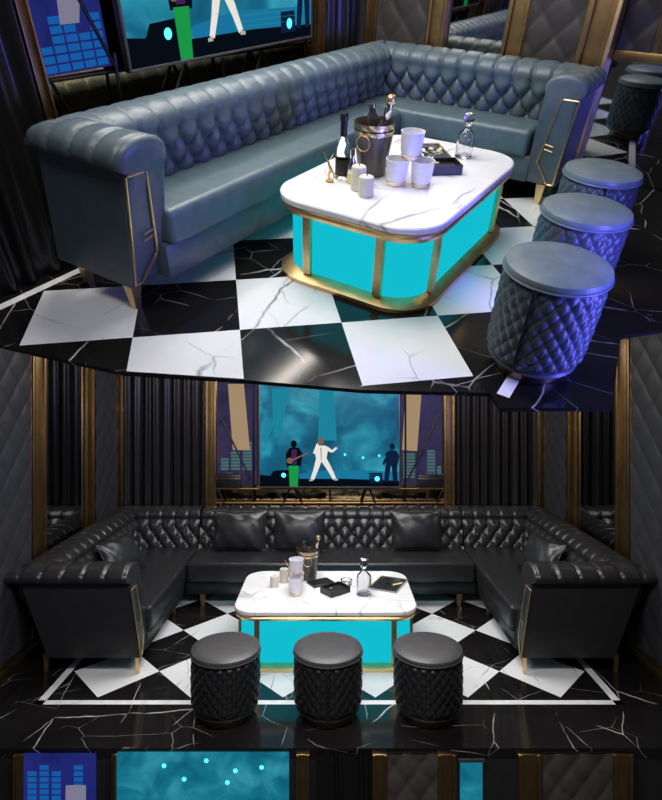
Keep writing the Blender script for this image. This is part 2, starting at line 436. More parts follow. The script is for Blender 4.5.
def disc(mb, pl, a, z, r, d, mi, n=14, rz=None): mb.add([pl.p(a + r * cos(2 * pi * k / n), z + (rz or r) * sin(2 * pi * k / n), d) for k in range(n)], [tuple(range(n))], mi)
def poly(mb, pl, pts, d, mi): mb.add([pl.p(a, z, d) for a, z in pts], [tuple(range(len(pts)))], mi)
def limb(mb, pl, a, b_, w0, w1, d, mi):
    dx, dz = b_[0] - a[0], b_[1] - a[1]; l = sqrt(dx * dx + dz * dz) or 1; nx, nz_ = -dz / l, dx / l
    poly(mb, pl, [(a[0] + nx * w0, a[1] + nz_ * w0), (b_[0] + nx * w1, b_[1] + nz_ * w1), (b_[0] - nx * w1, b_[1] - nz_ * w1), (a[0] - nx * w0, a[1] - nz_ * w0)], d, mi)
PM = ['p_black', 'p_navy', 'p_beam', 'p_floor', 'p_glow', 'p_white', 'p_shade', 'p_skin', 'p_green', 'p_purple']
def make_tv(pl, a0, a1, z0, z1, M, label, stand=.10):
    """flat screen hung in front of the mirror; the picture is a concert seen from the audience"""
    c = pl.p((a0 + a1) / 2, z0)
    t = thing('television', label, 'television', M, c)
    b_ = .014
    mb = MB(); pbox(mb, pl, a0, a1, z0, z1, stand, stand + .035, 0, .004); mb.build('case', 'plastic_black', t, off=c)
    fr = MB()
    for q in ((a0, a1, z0, z0 + b_), (a0, a1, z1 - b_, z1), (a0, a0 + b_, z0, z1), (a1 - b_, a1, z0, z1)): pbox(fr, pl, *q, stand + .03, stand + .042, 0, .003)
    fr.build('bezel', 'bucket', t, off=c)
    mb = MB(); pbox(mb, pl, a0 + .01, a1 - .01, z0 + .01, z1 - .01, stand + .03, stand + .037); scr = mb.build('screen', 'scr', t, off=c)
    wk = MB(); pbox(wk, pl, (a0 + a1) / 2 - .2, (a0 + a1) / 2 + .2, z0 + .25, z0 + .6, .0135, stand + .005); wk.build('wall_bracket', 'black_metal', t, off=c)
    D = stand + .0375; k = (a1 - a0) / 141.0
    def q(x, y): return (a0 + (x - 259) * k, z0 + (487 - y) * k)
    g = MB()
    def P(pts, mi, l): poly(g, pl, [q(*p) for p in pts], D + l * .0004, mi)
    def Lm(a, b2, w0, w1, mi, l): limb(g, pl, q(*a), q(*b2), w0 * k, w1 * k, D + l * .0004, mi)
    def Dc(x, y, r, mi, l, ry=None): p = q(x, y); disc(g, pl, p[0], p[1], r * k, D + l * .0004, mi, 14, ry * k if ry else None)
    P([(260, 486), (399, 486), (399, 480), (345, 478), (300, 478), (260, 474)], 0, 1)           # dark apron of the stage
    P([(300, 478), (345, 478), (399, 480), (399, 471), (330, 469), (300, 473)], 3, 1)             # lit stage floor
    for y in (471, 473.5, 476): P([(330, y), (396, y + .8), (396, y + 1.3), (330, y + .6)], 2, 2)
    P([(272, 388), (290, 388), (280, 437), (274, 437)], 2, 1); P([(266, 421), (275, 421), (268, 440), (262, 438)], 2, 1)   # light beams
    P([(320, 380), (333, 380), (337, 440), (318, 440)], 2, 1)
    Dc(283, 474, 4.5, 0, 2); P([(266, 482), (274, 470), (290, 469), (291, 482)], 0, 2); Dc(284, 474.5, 2.4, 4, 3)
    P([(369, 482), (369, 472), (382, 472), (383, 482)], 1, 2); Dc(377, 478, 2.6, 4, 3)
    for x, y in ((345, 454), (379, 455), (363, 457), (300, 456)): Dc(x, y, 1.3, 4, 3)
    # guitarist in dark jacket and green trousers
    P([(286, 453), (290, 447), (299, 447), (303, 453), (301, 466), (287, 466)], 0, 4); Dc(294, 443.5, 3.1, 0, 4, 3.8); P([(292, 449), (297, 449), (297, 464), (291, 464)], 9, 5)
    P([(289, 465), (299, 465), (298, 486), (290, 486)], 8, 5); Lm((291, 460), (309, 452), .9, .6, 7, 6); Dc(290, 460, 3, 7, 6)
    # singer in a white suit
    Dc(321, 440.5, 2.9, 7, 5, 3.6); P([(317, 445), (326, 445), (328, 450), (326, 461), (317, 461), (315, 452)], 5, 5)
    Lm((317, 447), (314.5, 453), 1.6, 1.5, 5, 6); Lm((314.5, 453), (318, 443), 1.4, 1.1, 5, 6); Dc(318.4, 442.6, 1.2, 7, 6)
    Lm((326, 447), (332, 451), 1.8, 1.4, 5, 6); Lm((332, 451), (337, 447), 1.3, 1, 5, 6); Dc(337.4, 446.5, 1.2, 7, 6)
    Lm((319, 459), (316, 469), 3.0, 2.4, 5, 6); Lm((316, 469), (312.5, 478.5), 2.3, 1.9, 5, 6); Lm((324, 459), (330, 469), 3.0, 2.4, 5, 6); Lm((330, 469), (334.5, 478), 2.3, 1.8, 5, 6)
    Lm((313, 479), (309.5, 479.6), 1.1, .7, 6, 6); Lm((334, 478.5), (338, 479), 1.1, .7, 6, 6); P([(320, 447), (322, 447), (322, 460), (321, 460)], 6, 7)
    # guitarist in navy
    Dc(392, 446, 2.8, 1, 5, 3.4); P([(385, 453), (389, 449.5), (396, 450), (399, 455), (397, 466), (386, 465)], 1, 5); Lm((388, 464), (386, 481), 2.8, 2.2, 1, 5); Lm((394, 464), (395, 481), 2.8, 2.2, 1, 5); Lm((386, 458), (383, 464), 1.6, 1.3, 1, 6)
    pic = g.build('stage_picture', PM, scr, off=c, fixn=False)
    return t
def make_backdrop(pl, a0, a1, z0, z1, M, label, base, bar, strips, bars, strip_m, d=.012):
    """glowing equaliser-bar panel; in the niches it paints in a mirror reflection"""
    c = pl.p((a0 + a1) / 2, z0); t = thing('glowing_panel', label, 'panel', M, c)
    mb = MB(); pbox(mb, pl, a0, a1, z0, z1, d, d + .015); mb.build('print', base, t, off=c)
    g = MB()
    for pts in strips: poly(g, pl, pts, d + .0162, 1)
    for x0, x1, za, zb_ in bars:
        z = za
        while z + .022 < zb_:
            poly(g, pl, [(x0, z), (x1, z), (x1, z + .028), (x0, z + .028)], d + .0156, 0); z += .036
    if g.v: g.build('bar_pattern', [bar, strip_m], t, off=c, fixn=False)
    return t

# ------------------------------------------------------------------ table items
def cup(M, loc, s, label, group):
    t = thing('cup', label, 'cup', M, loc, 0, group)
    MB().lathe([(.030 * s, .014 * s), (.034 * s, .016 * s), (.0385 * s, .03 * s), (.0425 * s, .085 * s), (.0445 * s, .096 * s), (.041 * s, .096 * s), (.036 * s, .05 * s), (.033 * s, .026 * s), (.002, .025 * s)], n=32).build('bowl', 'white', t)
    MB().lathe([(.032 * s, 0), (.035 * s, .002 * s), (.036 * s, .014 * s), (.033 * s, .0165 * s)], n=32).build('gold_foot', 'gold_pale', t)
    return t
def canister(M, loc, s, h, label, group=None):
    t = thing('candle_jar', label, 'jar', M, loc, 0, group)
    MB().lathe([(.028 * s, 0), (.031 * s, .004), (.031 * s, h - .004), (.029 * s, h)], n=28).build('body', 'cream', t)
    MB().lathe([(.0285 * s, h - .002), (.0285 * s, h + .003), (.024 * s, h + .006)], n=28).build('lid', 'cream', t)
    MB().tube([(0, 0, h), (.002, .001, h + .014)], .002, 6).build('wick', 'label_black', t)
    return t
def bucket_set(M, loc, s, lab_bucket, lab_bottle, lab_dark):
    t = thing('ice_bucket', lab_bucket, 'bucket', M, loc)
    H = .21 * s; r0, r1 = .058 * s, .082 * s
    MB().lathe([(r0 * .9, 0), (r0, .004), (r1 * .965, H * .80), (r1 * .95, H * .80), (r0 * .9, .012), (.002, .012)], n=40).build('pail', 'bucket', t)
    mb = MB(); n = 60
    rings = []
    for k in range(7):
        z = H * (.79 + .21 * k / 6); rr = r1 * (.975 + .03 * k / 6)
        rings.append([Vector(((rr + .0015 * s * sin(2 * pi * 12 * j / n + k * 1.6)) * cos(2 * pi * j / n), (rr + .0015 * s * sin(2 * pi * 12 * j / n + k * 1.6)) * sin(2 * pi * j / n), z)) for j in range(n)])
    mb.loft(rings, True, False, False); mb.build('ornate_band', 'gold_pale', t)
    MB().lathe([(r1 * 1.0, H * .865), (r1 * 1.012, H * .87), (r1 * 1.012, H * .89), (r1 * 1.0, H * .895)], n=40, cap0=False, cap1=False).build('dark_ring', 'plastic_black', t)
    pp = [(.03 * s * cos(a), -r1 * .98 - .008, H * .68 + .03 * s * sin(a)) for a in [2 * pi * k / 24 for k in range(24)]]
    MB().tube(pp, .003, 6, True).build('ring_handle', 'gold', t)
    def place(dx, dy, dz): return (loc[0] + dx * s, loc[1] + dy * s, loc[2] + dz * s)
    bt = thing('bottle', lab_bottle, 'bottle', M, place(.010, -.014, .030))
    xf = Matrix.Rotation(radians(13), 4, 'Y') @ Matrix.Rotation(radians(0), 4, 'X')
    MB().lathe([(.022 * s, 0), (.029 * s, .006 * s), (.030 * s, .13 * s), (.024 * s, .17 * s), (.013 * s, .20 * s), (.0125 * s, .25 * s)], n=28, xf=xf).build('body', 'ball', bt)
    MB().lathe([(.013 * s, .2 * s), (.0145 * s, .202 * s), (.0142 * s, .265 * s), (.013 * s, .268 * s)], n=20, xf=xf).build('neck_foil', 'silver', bt)
    MB().lathe([(.015 * s, .264 * s), (.018 * s, .27 * s), (.018 * s, .286 * s), (.012 * s, .294 * s)], n=20, xf=xf).build('gold_cap', 'gold', bt)
    bd = thing('bottle', lab_dark, 'bottle', M, place(-.024, .034, .09))
    xf = Matrix.Rotation(radians(-3), 4, 'Y')
    MB().lathe([(.018 * s, 0), (.022 * s, .006 * s), (.022 * s, .115 * s), (.021 * s, .13 * s), (.013 * s, .145 * s), (.013 * s, .16 * s)], n=24, xf=xf).build('body', 'ball', bd)
    MB().lathe([(.014 * s, .158 * s), (.016 * s, .16 * s), (.016 * s, .172 * s)], n=18, xf=xf).build('stopper', 'silver', bd)
    return t
def decanter(M, loc, s, label):
    t = thing('decanter', label, 'decanter', M, loc)
    MB().lathe([(.036 * s, 0), (.042 * s, .004 * s), (.043 * s, .09 * s), (.040 * s, .11 * s), (.022 * s, .128 * s), (.014 * s, .136 * s), (.014 * s, .15 * s), (.019 * s, .154 * s), (.019 * s, .158 * s), (.010 * s, .158 * s), (.010 * s, .136 * s), (.034 * s, .106 * s), (.037 * s, .085 * s), (.036 * s, .014 * s), (.002, .012 * s)], n=8 * 4).build('vessel', 'glass', t)
    MB().lathe([(.008 * s, .142 * s), (.0095 * s, .159 * s), (.024 * s, .166 * s), (.027 * s, .178 * s), (.026 * s, .2 * s), (.018 * s, .206 * s), (.002, .207 * s)], n=10).build('stopper', 'glass', t, angle=20)
    return t
def open_box(M, loc, rz, w, d, h, label):
    t = thing('open_box', label, 'box', M, loc, rz)
    mb = MB(); k = .006
    mb.box(-w / 2, w / 2, -d / 2, d / 2, 0, k, .001, 1)
    for q in ((-w / 2, w / 2, -d / 2, -d / 2 + k), (-w / 2, w / 2, d / 2 - k, d / 2), (-w / 2, -w / 2 + k, -d / 2, d / 2), (w / 2 - k, w / 2, -d / 2, d / 2)): mb.box(*q, 0, h, .001, 1)
    mb.build('tray', 'plastic_black', t)
    MB().box(-w / 2 + .008, w / 2 - .008, -d / 2 + .008, d / 2 - .008, .006, h * .55, .002, 1).build('liner', 'label_black', t)
    MB().lathe([(.0, h * .55), (.016, h * .55), (.018, h * .7), (.014, h * .9), (.002, h * .92)], c=(-w * .2, .005, 0), n=18).build('gold_knob', 'gold', t)
    return t
def ashtray(M, loc, s, label):
    t = thing('ashtray', label, 'ashtray', M, loc)
    MB().lathe([(.040 * s, 0), (.046 * s, .004), (.05 * s, .042 * s), (.046 * s, .046 * s), (.036 * s, .03 * s), (.03 * s, .014 * s), (.002, .012 * s)], n=10).build('bowl', 'glass', t, angle=15)
    MB().lathe([(.047 * s, .04 * s), (.051 * s, .042 * s), (.051 * s, .047 * s), (.046 * s, .047 * s)], n=24, cap0=False, cap1=False).build('rim', 'silver', t)
    return t
def magazine(M, loc, rz, w, d, label):
    t = thing('magazine', label, 'magazine', M, loc, rz)
    MB().box(-w / 2, w / 2, -d / 2, d / 2, 0, .008, .001, 1).build('pages', 'paper', t)
    g = MB(); pl = Plane((0, 0, .0085), (1, 0, 0), (0, 0, 0))
    def flat(pts, mi, l): g.add([(a, b_, .0083 + l * .0003) for a, b_ in pts], [tuple(range(len(pts)))], mi)
    def rd(cx, cy, r, mi, l, ry=None): flat([(cx + r * cos(2 * pi * k / 16), cy + (ry or r) * sin(2 * pi * k / 16)) for k in range(16)], mi, l)
    flat([(-w * .46, -d * .46), (w * .46, -d * .46), (w * .46, d * .46), (-w * .46, d * .46)], 0, 0)
    flat([(-w * .42, d * .2), (w * .3, d * .2), (w * .3, d * .42), (-w * .42, d * .42)], 1, 1)
    rd(0, -.01, min(w, d) * .34, 1, 1); rd(0, -.01, min(w, d) * .24, 0, 2); rd(0, -.01, min(w, d) * .12, 1, 3)
    flat([(w * .2, -d * .1), (w * .42, d * .1), (w * .42, d * .24), (w * .16, 0)], 2, 4); flat([(-w * .44, -d * .3), (-w * .2, -d * .4), (-w * .16, -d * .2), (-w * .4, -d * .1)], 0, 4)
    g.build('cover_print', ['label_black', 'silver', 'amber'], t, fixn=False)
    return t
def figurine(M, loc, s, label):
    t = thing('figurine', label, 'figurine', M, loc)
    MB().lathe([(.018 * s, 0), (.02 * s, .004), (.018 * s, .010), (.004, .012)], n=20).build('base', 'gold', t)
    mb = MB()
    mb.tube([(0, 0, .008), (-.006 * s, 0, .03 * s), (.006 * s, .004, .055 * s), (-.004 * s, 0, .08 * s), (-.012 * s, 0, .10 * s)], [.006 * s, .008 * s, .010 * s, .006 * s, .005 * s], 8)
    mb.build('body', 'gold', t)
    for sx in (-1, 1): MB().tube([(-.010 * s, 0, .095 * s), (-.010 * s + sx * .016 * s, .002, .115 * s), (-.008 * s + sx * .026 * s, 0, .135 * s)], [.004 * s, .003 * s, .002 * s], 6).build('antler', 'gold', t)
    MB().tube([(.004 * s, 0, .055 * s), (.022 * s, .004, .045 * s), (.026 * s, 0, .02 * s)], [.006 * s, .004 * s, .003 * s], 6).build('tail', 'gold', t)
    return t
def big_bottle(M, loc, s, label):
    t = thing('bottle', label, 'bottle', M, loc)
    MB().lathe([(.030 * s, 0), (.036 * s, .004 * s), (.036 * s, .135 * s), (.033 * s, .155 * s), (.016 * s, .20 * s), (.0135 * s, .22 * s)], n=28).build('glass_body', 'glass', t)
    MB().lathe([(.0365 * s, .02 * s), (.0372 * s, .022 * s), (.0372 * s, .095 * s), (.0365 * s, .097 * s)], n=28, cap0=False, cap1=False).build('label', 'label_black', t)
    MB().lathe([(.0145 * s, .2 * s), (.0165 * s, .202 * s), (.0165 * s, .268 * s), (.019 * s, .27 * s), (.019 * s, .3 * s), (.015 * s, .305 * s)], n=22).build('cap', 'plastic_black', t)
    return t
def small_bottle(M, loc, s, label):
    t = thing('bottle', label, 'bottle', M, loc)
    MB().lathe([(.021 * s, 0), (.024 * s, .003 * s), (.024 * s, .05 * s), (.0235 * s, .055 * s)], n=24).build('amber_base', 'amber', t)
    MB().lathe([(.0235 * s, .054 * s), (.0235 * s, .085 * s), (.020 * s, .10 * s), (.009 * s, .125 * s), (.008 * s, .14 * s)], n=24).build('clear_shoulder', 'silver', t)
    MB().lathe([(.009 * s, .138 * s), (.0105 * s, .14 * s), (.0105 * s, .17 * s), (.008 * s, .172 * s)], n=18).build('cap', 'plastic_black', t)
    return t

def pillow(M, loc, rot, w, h, th, label, group):
    t = thing('cushion', label, 'cushion', M, loc, 0, group)
    t.matrix_world = M @ Matrix.Translation(loc) @ rot
    mb = MB(); n = 26
    def f(sg):
        def fn(i, j):
            x = 2 * i - 1; y = 2 * j - 1
            e = max(0, (1 - abs(x) ** 2.6) * (1 - abs(y) ** 2.6)) ** .55
            wr = .012 * sin(9 * x + 5 * y) * (1 - e) * e * 3 + .006 * sin(14 * (x - y)) * (abs(x * y)) * e
            return Vector((x * w / 2 * (1 - .07 * (1 - y * y)), sg * (th / 2 * e + wr * .6), y * h / 2 * (1 - .07 * (1 - x * x)) + h / 2))
        return fn
    mb.grid(f(-1), n, n); mb.grid(f(1), n, n, 0, True)
    mb.build('cover', 'leather_black', t, angle=80, fixn=False)
    pts = []
    for k in range(4):
        for q in range(14):
            u = -1 + 2 * q / 14
            x, y = [(u, -1), (1, u), (-u, 1), (-1, -u)][k]
            pts.append((x * w / 2 * (1 - .07 * (1 - y * y)), 0, y * h / 2 * (1 - .07 * (1 - x * x)) + h / 2))
    MB().tube(pts, .005, 6, True).build('piping', 'leather_black', t)
    return t

#@@ROOMS
# ================================================================== LOWER LOUNGE (level)
WB, WX, FR = 6.32, 2.42, 3.345
# floor: black marble with a white-bordered diamond checker inset
mb = MB(); mb.box(-3.2, 3.2, FR, WB + .1, -.06, 0)
TD, TR, TX0, TY0 = .6416, .347, -.0125, 3.88
for j in range(4):
    for k in range(-3, 3):
        cx, cy = TX0 + (k + .5) * TD, TY0 + TR * (1 + 2 * j)
        pts = [(cx - TD / 2, cy), (cx, cy - TR), (cx + TD / 2, cy), (cx, cy + TR)]
        if cy < 6.0: mb.add([(x, y, .0012) for x, y in pts], [(0, 1, 2, 3)], 1)
XS0, XS1, YS = -2.01, 1.985, 3.795
for q in ((XS0, XS1, YS, YS + .05), (XS0, XS0 + .055, YS, 6.2), (XS1 - .055, XS1, YS, 6.2)):
    mb.add([(q[0], q[2], .0014), (q[1], q[2], .0014), (q[1], q[3], .0014), (q[0], q[3], .0014)], [(0, 1, 2, 3)], 2)
struct(mb.build('floor', ['marble_black', 'marble_tile', 'stripe']), 'black veined marble floor with white checker inset')
for nm, q in (('wall_left', (-WX - .1, -WX, FR + .1, WB + .1)), ('wall_right', (WX, WX + .1, FR + .1, WB + .1)), ('wall_back', (-WX, WX, WB, WB + .1))):
    struct(MB().box(*q, 0, 2.62).build(nm, 'wall'))
PL = Plane((-WX, 0, 0), (0, 1, 0), (1, 0, 0)); PR = Plane((WX, 0, 0), (0, 1, 0), (-1, 0, 0)); PB = Plane((0, WB, 0), (1, 0, 0), (0, -1, 0))
ti = 1
for pl, nm in ((PL, 'baseboard_left'), (PR, 'baseboard_right')):
    b_ = MB(); pbox(b_, pl, FR + .12, 6.2, 0, .10, 0, .05, 0, .004); pbox(b_, pl, FR + .12, 6.2, .10, .13, 0, .035, 0, .004); struct(b_.build(nm, 'gold_dark'))
ZT = 2.6
for pl, side, other in ((PL, 'the striding singer\'s raised arm', ''), (PR, '', '')):
    s0 = 'beside the poster-striped side' if pl is PL else ''
    quilt_panel(pl, 3.45, 4.44, .14, ZT, M1, 'big black diamond-quilted wall panel at the outer end of the sofa, ' + ('left wall of the lower room' if pl is PL else 'right wall of the lower room'))
    quilt_panel(pl, 5.66, 6.24, .14, ZT, M1, 'narrow black quilted wall panel between mirror and curtain, ' + ('left wall of the lower room' if pl is PL else 'right wall of the lower room'))
    mirror(pl, 4.70, 5.44, .14, ZT, M1, 'tall dark gold-framed wall mirror over the black sofa, ' + ('left wall of the lower room' if pl is PL else 'right wall of the lower room'), 'mirror_dark')
    for a0, a1 in ((4.46, 4.70), (5.46, 5.66)): gold_trim(pl, a0, a1, .13, ZT, M1, ti, .045); ti += 1
for a0, a1 in ((-2.41, -2.33), (-1.41, -1.29), (1.27, 1.39), (2.32, 2.41)): gold_trim(PB, a0, a1, 0, ZT, M1, ti); ti += 1
curtain(PB, -2.33, -1.41, .02, ZT, M1, 'black pleated curtain in the corner on the side of the green-trousered guitarist')
curtain(PB, 1.39, 2.32, .02, ZT, M1, 'black pleated curtain in the corner on the side of the navy guitarist')
mirror(PB, -1.29, 1.27, .1, ZT, M1, 'gold-tinted mirror behind the black sofa and its concert television', 'mirror_gold', name='niche_mirror')
kx = 6.3 / 560
def bx(p): return (p - 331) * kx
def bz(p): return EYE - (p - 380) * kx
def q1(*pts): return [(bx(x), bz(y)) for x, y in pts]
make_backdrop(PB, bx(217), bx(257), 1.02, 2.56, M1, 'purple glowing stand-in for a mirror reflection, with cream strip beside the green-trousered guitarist', 'bd_purple', 'bd_bar2',
    [q1((228, 384), (244, 384), (250, 450), (233, 450))], [(bx(221), bx(229), bz(470), bz(456)), (bx(231), bx(240), bz(470), bz(451)), (bx(243), bx(252), bz(470), bz(440))], 'bd_strip')
make_backdrop(PB, bx(401), bx(442), 1.02, 2.56, M1, 'purple glowing stand-in for a mirror reflection, with cream strip beside the navy guitarist', 'bd_purple', 'bd_bar2',
    [q1((406, 384), (422, 384), (417, 451), (402, 450))], [(bx(403), bx(415), bz(478), bz(453)), (bx(427), bx(435), bz(478), bz(448)), (bx(437), bx(441), bz(478), bz(464))], 'bd_strip')
make_tv(PB, -.80, .765, 1.01, 2.24, M1, 'wide television showing a white-suited singer, above the black leather sofa')
def truss(pl, M, label, bars, name='display_truss'):
    c = pl.p((bars[0][0][0] + bars[0][1][0]) / 2, bars[0][0][1], .05); t = thing(name, label, 'metal frame', M, c)
    for nm, a, b_, d, r_ in [(('rail' if abs(x[0][1] - x[1][1]) < .03 else 'strut'), x[0], x[1], x[2], x[3]) for x in bars]:
        MB().tube([pl.p(a[0], a[1], d), pl.p((a[0] + b_[0]) / 2, (a[1] + b_[1]) / 2, d), pl.p(b_[0], b_[1], d)], r_, 8).build(nm, 'gold_dark' if nm == 'rail' else 'black_metal', t, off=c)
    return t
B = lambda a, b_, d=.06, r_=.011: ((bx(a[0]), bz(a[1])), (bx(b_[0]), bz(b_[1])), d, r_)
truss(PB, M1, 'dark metal truss with diagonal struts under the black-sofa television', [
    B((217, 488), (443, 488), .06, .012), B((217, 502), (443, 502), .06, .014), B((254, 376), (254, 488)), B((222, 418), (252, 480)), B((405, 376), (405, 488)), B((439, 413), (408, 478)),
    B((290, 488), (284, 502), .07), B((295, 488), (302, 502), .07), B((366, 488), (361, 502), .07), B((369, 488), (375, 502), .07), B((219, 488), (225, 502), .07), B((442, 488), (436, 502), .07), B((254, 488), (254, 502)), B((405, 488), (405, 502)), B((330, 488), (330, 502))])
for x0, lab in ((217, 'small black equipment case on the rail near the green-trousered guitarist'), (417, 'small black equipment case on the rail near the navy guitarist')):
    c = PB.p(bx(x0 + 13), bz(487) , .06); t = thing('equipment_case', lab, 'case', M1, c, 0, None)
    e = MB(); pbox(e, PB, bx(x0), bx(x0 + 25), bz(486.6), bz(473.6), .035, .10, 0, .012); e.build('shell', 'plastic_black', t, off=c)
    e = MB(); pbox(e, PB, bx(x0), bx(x0 + 25), bz(478.5), bz(477), .032, .104, 0, .002)
    e.build('edge_band', 'bronze', t, off=c)
    e = MB(); e.tube([PB.p(bx(x0 + 9), bz(475), .06), PB.p(bx(x0 + 9.5), bz(472.5), .06), PB.p(bx(x0 + 16), bz(472.5), .06), PB.p(bx(x0 + 16.5), bz(475), .06)], .006, 6); e.build('handle', 'bronze', t, off=c)

# black U-shaped sofa
t = thing('sectional_sofa', 'black leather U-shaped tufted sofa around the turquoise table', 'sofa', M1, (0, 5.2, 0)); t['_off'] = (0, 5.2, 0); off = (0, 5.2, 0)
LB = 'leather_black'
pb = Prof(.20, .05, .145, .745, .145, .078, -20, .39, .40, w=.14, hh=.17, t0=.075, amp=.044, pl=.014)
pa = Prof(.10, .065, .145, .745, .145, .078, -20, .28, .40, w=.155, hh=.17, t0=.075, pl=.021)
YF, YBK, XO = 4.07, 6.265, 2.37
for sx in (-1, 1):
    m_ = MB(); pa.sweep((sx * 1.50, YF), (sx * XO, YF), (0, 1), 0, 1, True, -.06, .16, m_)
    pa.cap(m_, (sx * 1.50, YF), (sx, 0), (0, 1), -.06)
    m_.build('armrest', 'leather_side', t, off=off, angle=50)
    panel_trim(t, (sx * 1.50, YF), (sx, 0), (0, 1), -.06, [(.045, .655), (.15, .655), (.20, .27), (.13, .145), (.105, .145)], [((.115, .375), (.165, .385)), ((.115, .35), (.165, .36))])
    pb.sweep((sx * XO, YF), (sx * XO, YBK), (-sx, 0), 1, 1).build('backrest', LB, t, off=off, angle=60)
    pb.sweep((sx * XO, YBK), (sx * 1.405, YBK), (0, -1), 1, 0).build('backrest', LB, t, off=off, angle=60)
    xa, xb = sorted((sx * 1.39, sx * 1.99))
    cushion_seat(MB(), xa, xb, YF + .27, 5.91, .25, .445).build('seat', LB, t, off=off)
    MB().box(min(sx * 1.41, sx * 2.1), max(sx * 1.41, sx * 2.1), YF + .24, 6.1, .13, .255, .012).build('base', LB, t, off=off)
    for x, y in ((1.445, YF + .125), (2.15, YF + .16), (1.47, 5.25), (2.15, 5.9)): leg_mesh(sx * x, y, .135, .017).build('leg', 'gold', t, off=off)
pb.sweep((-1.39, YBK), (1.39, YBK), (0, -1), 0, 0).build('backrest', LB, t, off=off, angle=60)
cushion_seat(MB(), -1.385, 1.385, 5.36, 5.91, .25, .445).build('seat', LB, t, off=off)
MB().box(-1.40, 1.40, 5.40, 6.1, .13, .255, .012).build('base', LB, t, off=off)
for x in (-1.25, 1.25): leg_mesh(x, 5.47, .135).build('leg', 'gold', t, off=off)
RX = Matrix.Rotation
for x, w, lab in ((-.945, .56, 'black leather cushion on the sofa back under the green-trousered guitarist'), (-.325, .54, 'black leather cushion on the sofa back under the striding singer'), (.885, .54, 'black leather cushion on the sofa back under the navy guitarist')):
    pillow(M1, (x, 5.735, .452), RX(radians(-14), 4, 'X'), w, .40, .15, lab, 'black cushions on the U-shaped sofa')
pillow(M1, (-1.80, 5.02, .455), RX(radians(72), 4, 'Z') @ RX(radians(-30), 4, 'X'), .46, .36, .15, 'black leather cushion slumped on the sofa wing nearer the ice bucket', 'black cushions on the U-shaped sofa')
pillow(M1, (1.80, 5.02, .455), RX(radians(-72), 4, 'Z') @ RX(radians(-30), 4, 'X'), .46, .36, .15, 'black leather cushion slumped on the sofa wing nearer the decanter', 'black cushions on the U-shaped sofa')

# table, stools and what stands on the table
TC = (-.042, 4.665, 0); TH = .455
make_table('turquoise gold-edged table with white marble top among the black seating', M1, TC, 1.42, .91, TH, .17)
for x, rz, lab in ((-.695, pi, 'black quilted drum stool set before the ice-bucket end of the table'), (-.02, 0, 'black quilted drum stool set before the middle of the table'), (.64, pi, 'black quilted drum stool set before the decanter end of the table')):
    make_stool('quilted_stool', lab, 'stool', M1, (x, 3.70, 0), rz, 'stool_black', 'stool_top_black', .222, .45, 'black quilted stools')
Zt = TH + .0005
canister(M1, (-.478, 4.73, Zt), 1.15, .085, 'short cream candle jar on the black-seating table')
canister(M1, (-.405, 4.84, Zt), 1.25, .11, 'taller cream candle jar on the black-seating table', None)
figurine(M1, (-.37, 4.97, Zt), 1.1, 'small gold antlered figurine on the black-seating table')
big_bottle(M1, (-.305, 5.02, Zt), .8, 'black-capped bottle beside the ice bucket on the black-seating table')
small_bottle(M1, (-.33, 4.86, Zt), 1.0, 'little amber bottle on the black-seating table')
bucket_set(M1, (-.20, 4.93, Zt), 1.2, 'dark ice bucket with gold band on the black-seating table', 'gold-capped bottle leaning in the ice bucket on the black-seating table', 'dark round bottle in the ice bucket on the black-seating table')
for y, z, lab in ((4.56, 0, 'white cup below the stack, toward the stools on the black-seating table'), (4.695, 0, 'white cup below the stack, toward the sofa on the black-seating table'), (4.625, .1355, 'white cup on top of the stack on the black-seating table')):
    cup(M1, (-.30 + .003 * y, y, Zt + z), 1.38, lab, 'white cups on the black-seating table')
open_box(M1, (.035, 4.60, Zt), radians(38), .20, .15, .05, 'open black box on the black-seating table')
o = MB().box(-.10, .10, -.07, .07, 0, .018, .003, 1).build('box_lid', 'plastic_black', M=M1, loc=(-.09, 4.79, Zt)); o.matrix_world = Matrix.Translation((-.09, 4.80, Zt)) @ RX(radians(30), 4, 'Z'); tag(o, 'flat black box lid lying behind the open black box', 'lid')
ashtray(M1, (.13, 4.77, Zt), 1.0, 'faceted glass ashtray on the black-seating table')
decanter(M1, (.268, 4.56, Zt), 1.42, 'glass decanter with round stopper on the black-seating table')
magazine(M1, (.49, 4.78, Zt), radians(-24), .25, .34, 'magazine with grey cover on the black-seating table')

# front face of the platform below the floor edge, fitted like another lounge wall
PF = Plane((0, FR, 0), (1, 0, 0), (0, -1, 0))
struct(MB().box(-3.2, 3.2, FR + .002, FR + .1, -.7, -.061).build('wall_front', 'wall'))
kf = FR / 560
def fx(p): return (p - 331) * kf
ZL, ZU = -.68, -.02
t = make_backdrop(PF, fx(26), fx(97), ZL, ZU, M1, 'blue equaliser panel on the riser below the floor edge', 'bd_blue', 'bd_bar', [[(fx(66), ZL + .05), (fx(88), ZL + .05), (fx(88), -.20), (fx(68), -.20)]], [(fx(a), fx(a + 9), ZL + .03, z) for a, z in ((30, -.09), (42, -.06), (54, -.12), (76, -.08))], 'bd_strip_pale')
for a0, a1 in ((15, 26), (113, 118), (296, 310), (372, 387), (437, 456), (517, 541), (611, 632)): gold_trim(PF, fx(a0), fx(a1), ZL, ZU - .005, M1, ti, .03); ti += 1
c = PF.p(fx(203), ZL); t = thing('riser_screen_image', 'wide cyan screen on the riser below the floor edge', 'screen', M1, c)
e = MB(); pbox(e, PF, fx(118), fx(289), ZL, ZU, 0, .02); e.build('screen', 'scr_low', t, off=c)
e = MB()
for x, z in ((165, -.09), (207, -.06), (236, -.12), (262, -.10), (185, -.17), (228, -.19)): disc(e, PF, fx(x), z, .014, .0205, 0, 16)
